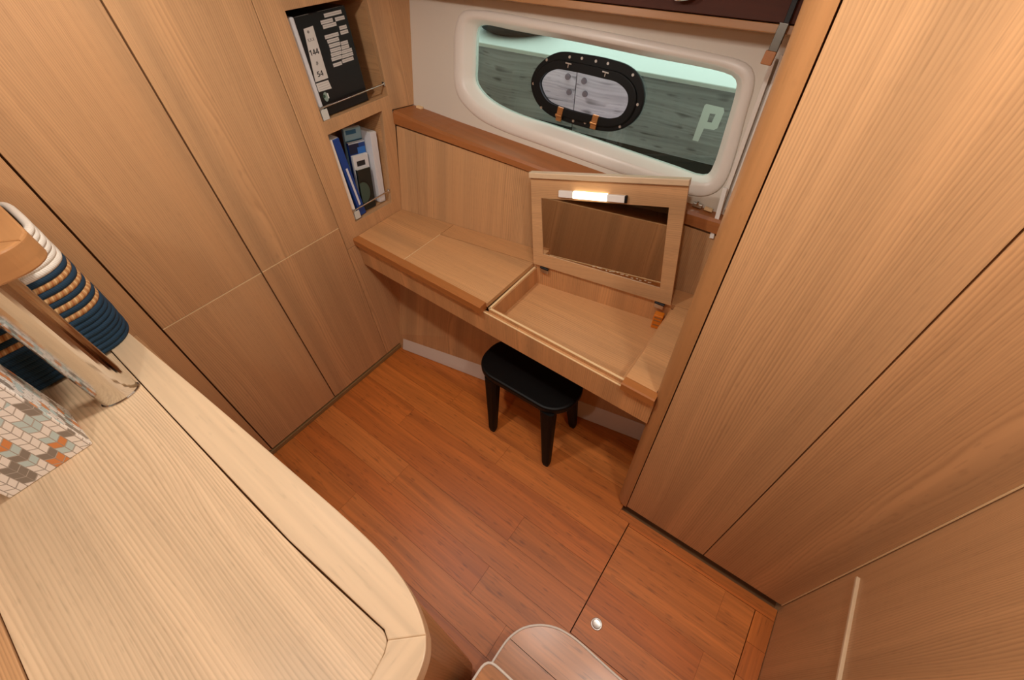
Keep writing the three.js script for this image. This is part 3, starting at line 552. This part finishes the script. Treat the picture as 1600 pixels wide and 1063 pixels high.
// ---------------------------------------------------------------- things in the niches
const page = plain('#ddd9d0', 0.7);
function faceUV(geo, z0, z1, y0, y1) {                            // print on the +x face, z0 is the print's left edge
  const p = geo.attributes.position, n = geo.attributes.normal, uv = geo.attributes.uv;
  for (let i = 0; i < p.count; i++) uv.setXY(i, n.getX(i) > 0.5 ? (p.getZ(i) - z0) / (z1 - z0) : 0.02, n.getX(i) > 0.5 ? (p.getY(i) - y0) / (y1 - y0) : 0.02);
  return geo;
}
{
  const B = thing('black_binder', 'black ring binder covered in small white label strips in the upper niche', 'binder');
  const z0 = -0.882, z1 = -1.076, y0 = 1.190, y1 = 1.476;
  const tex = canvasTex(512, 768, (c, w, h) => {
    c.fillStyle = '#0c0d0f'; c.fillRect(0, 0, w, h);
    const X = (z) => (z - z0) / (z1 - z0) * w, Y = (y) => (1 - (y - y0) / (y1 - y0)) * h;
    const quad = (pts, f) => { c.fillStyle = f; c.beginPath(); pts.forEach(([z, y], i) => c[i ? 'lineTo' : 'moveTo'](X(z), Y(y))); c.closePath(); c.fill(); };
    quad([[-0.903, 1.443], [-0.939, 1.445], [-0.936, 1.299], [-0.884, 1.299]], '#d3d0cb');
    quad([[-0.884, 1.295], [-0.933, 1.294], [-0.937, 1.267], [-0.884, 1.269]], '#d3d0cb');
    c.fillStyle = '#1a1a1a'; c.textAlign = 'center'; c.textBaseline = 'middle';
    c.beginPath(); c.arc(X(-0.916), Y(1.433), 11, 0, 7); c.fillStyle = '#85827e'; c.fill(); c.fillStyle = '#1a1a1a';
    c.font = '30px sans-serif'; c.fillText('X.X.X', X(-0.917), Y(1.412));
    c.font = 'bold 58px sans-serif'; c.fillText('144', X(-0.914), Y(1.379)); c.font = '44px sans-serif'; c.fillText('#', X(-0.912), Y(1.348)); c.font = 'bold 58px sans-serif'; c.fillText('54', X(-0.911), Y(1.318));
    c.strokeStyle = '#8a8782'; c.lineWidth = 2;
    for (let i = 0; i < 3; i++) { c.beginPath(); c.moveTo(X(-0.89), Y(1.288 - 0.007 * i)); c.lineTo(X(-0.93), Y(1.288 - 0.007 * i)); c.stroke(); }
    const strips = [[-0.989, -1.058, 1.462], [-1.026, -1.064, 1.446], [-0.97, -1.017, 1.447], [-0.973, -1.026, 1.435], [-1.033, -1.063, 1.421], [-1.032, -1.064, 1.408], [-0.969, -1.024, 1.408], [-0.973, -1.020, 1.395], [-0.975, -1.02, 1.382], [-0.974, -1.018, 1.369], [-0.972, -1.015, 1.357], [-0.969, -1.011, 1.345], [-1.022, -1.052, 1.38], [-1.02, -1.052, 1.368], [-1.016, -1.06, 1.356], [-1.012, -1.06, 1.344], [-1.008, -1.057, 1.331], [-0.969, -1.005, 1.328]];
    for (const [a, b, y] of strips) { c.fillStyle = '#cfccc8'; c.fillRect(X(a), Y(y + 0.0052), X(b) - X(a), Y(0) - Y(0.0104)); c.strokeStyle = '#6d6b68'; c.lineWidth = 3; c.setLineDash([7, 3]); c.beginPath(); c.moveTo(X(a) + 6, Y(y)); c.lineTo(X(b) - 6, Y(y)); c.stroke(); c.setLineDash([]); }
    c.fillStyle = '#8fa39a'; c.beginPath(); c.ellipse(X(-0.905), Y(1.249), 24, 40, 0, 0, 7); c.fill(); c.fillStyle = '#33503f'; c.beginPath(); c.arc(X(-0.899), Y(1.252), 14, 0, 7); c.fill(); c.fillStyle = '#e3e6e2'; c.fillRect(X(-0.912), Y(1.258), 12, 44);
  });
  mesh('cover', faceUV(box(-1.62, -1.495, y0, y1, z1, z0, 0.003, 2), z0, z1, y0, y1), plain('#ffffff', 0.4, { map: tex }), B);
  mesh('page_block', box(-1.66, -1.62, y0 + 0.005, y1 - 0.01, z1 + 0.006, z0 - 0.006, 0.001), page, B);
  const W = thing('white_binder', 'white binder standing beside the black binder in the upper niche', 'binder');
  mesh('cover', box(-1.66, -1.49, 1.190, 1.478, -0.8805, -0.8565, 0.004, 2), plain('#d8dade', 0.45), W);
}
{
  const book = (name, label, z0, z1, y0, y1, x1, col, tilt = 0, print, d = 0.16) => {
    const B = thing(name, label, 'book', 'books in the lower niche'); B.position.set(x1, y0, z0); B.rotation.x = tilt;
    const h = y1 - y0, w = z0 - z1;
    const g = box(-d, 0, 0, h, -w, 0, 0.0015);
    const mat = print ? plain('#ffffff', 0.45, { map: canvasTex(128, 256, (c, W, H) => { c.fillStyle = col; c.fillRect(0, 0, W, H); print(c, W, H); }) }) : plain(col, 0.45);
    mesh('cover', print ? faceUV(g, 0, -w, 0, h) : g, mat, B);
    mesh('page_block', box(-d + 0.003, -0.004, h - 0.002, h + 0.0012, -w + 0.0015, -0.0015, 0), page, B);
  };
  const yb = 0.796;
  book('magazine', 'thin white magazine against the side of the lower niche', -0.8515, -0.868, yb, 1.118, -1.486, '#efe9dd');
  book('binder', 'blue ring binder with a white spine label in the lower niche', -0.8865, -0.9165, yb, 1.112, -1.493, '#14418f', 0.048, (c, W, H) => { c.fillStyle = '#d6dce8'; c.fillRect(W * 0.35, H * 0.36, W * 0.3, H * 0.5); });
  book('booklet', 'dark green booklet with a round cover picture in the lower niche', -0.920, -0.984, yb, 0.965, -1.510, '#1d2422', -0.15, (c, W, H) => { c.fillStyle = '#42584e'; c.beginPath(); c.arc(W * 0.2, H * 0.55, W * 0.55, 0, 7); c.fill(); c.strokeStyle = '#0c0f0e'; c.lineWidth = 10; c.stroke(); }, 0.013);
  book('booklet', 'white booklet with a small black title in the lower niche', -0.921, -0.994, yb, 1.015, -1.526, '#d9dbdd', -0.15, (c, W, H) => { c.fillStyle = '#20242a'; c.fillRect(W * 0.2, H * 0.1, W * 0.55, H * 0.09); c.fillStyle = '#9a9ea4'; c.fillRect(W * 0.25, H * 0.24, W * 0.4, H * 0.03); }, 0.013);
  book('booklet', 'dark blue booklet with a picture cover in the lower niche', -0.922, -1.0, yb, 1.06, -1.542, '#173a80', -0.15, (c, W, H) => { c.fillStyle = '#0b1a3a'; c.fillRect(0, H * 0.02, W * 0.6, H * 0.14); c.fillStyle = '#2e6fc0'; c.fillRect(W * 0.5, H * 0.08, W * 0.5, H * 0.12); c.fillStyle = '#b9c2c8'; c.fillRect(0, H * 0.0, W, H * 0.02); }, 0.013);
  book('booklet', 'teal striped booklet at the back of the lower niche', -0.923, -1.003, yb, 1.108, -1.558, '#8db0bd', -0.15, (c, W, H) => { c.fillStyle = '#1d5f86'; c.fillRect(W * 0.1, H * 0.02, W * 0.6, H * 0.05); c.fillStyle = '#24506a'; c.fillRect(0, H * 0.14, W, H * 0.1); }, 0.013);
  book('folder', 'thick stack of white papers leaning in the lower niche', -1.006, -1.036, yb, 1.08, -1.505, '#dfe0e4', -0.15, (c, W, H) => { c.fillStyle = '#c3c6d2'; for (let i = 0; i < 5; i++) c.fillRect(W * (0.12 + 0.18 * i), 0, 4, H); }, 0.15);
}

// ---------------------------------------------------------------- dock outside the window
{
  const u = V3(1.0965, -0.0353, -0.0813).normalize(), up = V3(0, 1, 0).addScaledVector(u, -u.y).normalize(), n = V3().crossVectors(u, up);
  const m = new THREE.Matrix4().makeBasis(u, up, n).setPosition(-1.452, 1.262, -1.666);
  const place = (g) => { m.decompose(g.position, g.quaternion, g.scale); return g; };
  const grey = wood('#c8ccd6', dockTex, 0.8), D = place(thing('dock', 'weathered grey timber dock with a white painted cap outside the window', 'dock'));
  const tim = (g, off) => { const q = g.index ? g.toNonIndexed() : g, p = q.attributes.position, uv = q.attributes.uv; for (let i = 0; i < p.count; i++) uv.setXY(i, p.getX(i) / 0.9 + off, p.getY(i) / 0.35 + p.getZ(i) / 0.5 + off * 2.3); return q; };
  mesh('cap', box(-1.2, 2.6, -0.0155, 0, -1.6, 0, 0.004, 2), plain('#dfe4e4', 0.6), D);
  mesh('timber', tim(box(-1.2, 0.4845, -0.262, -0.016, -0.12, -0.012, 0.003), 0.1), grey, D);
  mesh('timber', tim(box(0.4875, 2.6, -0.275, -0.016, -0.12, -0.012, 0.003), 0.6), grey, D);
  mesh('dark_lower_block', box(-1.2, 2.6, -0.9, -0.1, -0.5, -0.13, 0), plain('#2b2f2e', 0.9), D);  // recessed dark block filling the gap below the dock timbers
  const bolt = new THREE.CylinderGeometry(0.011, 0.012, 0.008, 14).rotateX(Math.PI / 2);
  for (const [x, y] of [[0.448, -0.068], [0.522, -0.072], [0.46, -0.123], [0.532, -0.118]]) mesh('bolt', bolt, plain('#6e6a70', 0.5, { metalness: 0.5 }), D).position.set(x, y, -0.009);
  // painted letter
  const P = [[-0.002, 0], [0.02, 0], [0.026, 0.05], [0.062, 0.052], [0.072, 0.06], [0.076, 0.118], [0.07, 0.13], [0.008, 0.132], [0.003, 0.126]], H = [[0.030, 0.074], [0.046, 0.075], [0.05, 0.105], [0.030, 0.104]];
  mesh('painted_letter', extr(P, 0.0012, 0, [H]).translate(1.002, -0.2, -0.0128), plain('#f4f8fa', 0.7), D).userData.label = 'white painted letter P';
  const t = place(thing('tyre', 'black tyre lying on the white dock cap', 'tyre')); const tg = mesh('tread', new THREE.TorusGeometry(0.13, 0.07, 14, 32).rotateX(Math.PI / 2).translate(0.05, 0.071, -0.27), M.blackMatt, t); tg.userData.label = 'rubber tyre';
}

// ---------------------------------------------------------------- ceiling downlights
DOWNLIGHTS.forEach(([x, z, cd, beam], i) => {
  const g = thing('ceiling_light', 'round recessed ceiling downlight ' + LIGHT_PLACES[i], 'lamp', 'ceiling downlights'); g.position.set(x, CEIL, z);
  mesh('bezel', new THREE.LatheGeometry([[0.045, -0.001], [0.047, -0.008], [0.056, -0.006], [0.06, -0.0005]].map((p) => new THREE.Vector2(...p)), 32), M.steelSoft, g);
  mesh('diffuser', new THREE.CylinderGeometry(0.046, 0.046, 0.003, 32).translate(0, -0.004, 0), new THREE.MeshPhysicalMaterial({ color: '#fff3e0', emissive: LAMP, emissiveIntensity: 4, roughness: 0.5 }), g);
  const l = new THREE.SpotLight(LAMP, cd, 0, beam, 0.35, 2); l.name = 'downlight';
  l.position.set(0, -0.012, 0); l.castShadow = true; l.shadow.radius = 2.3; l.shadow.mapSize.set(1024, 1024); l.shadow.camera.near = 0.02;
  l.target.position.set(0, -1, 0); g.add(l, l.target); l.target.name = 'downlight_target';
});

scene.traverse((o) => { if (o.isMesh) o.castShadow = o.receiveShadow = true; });
renderer.render(scene, camera);
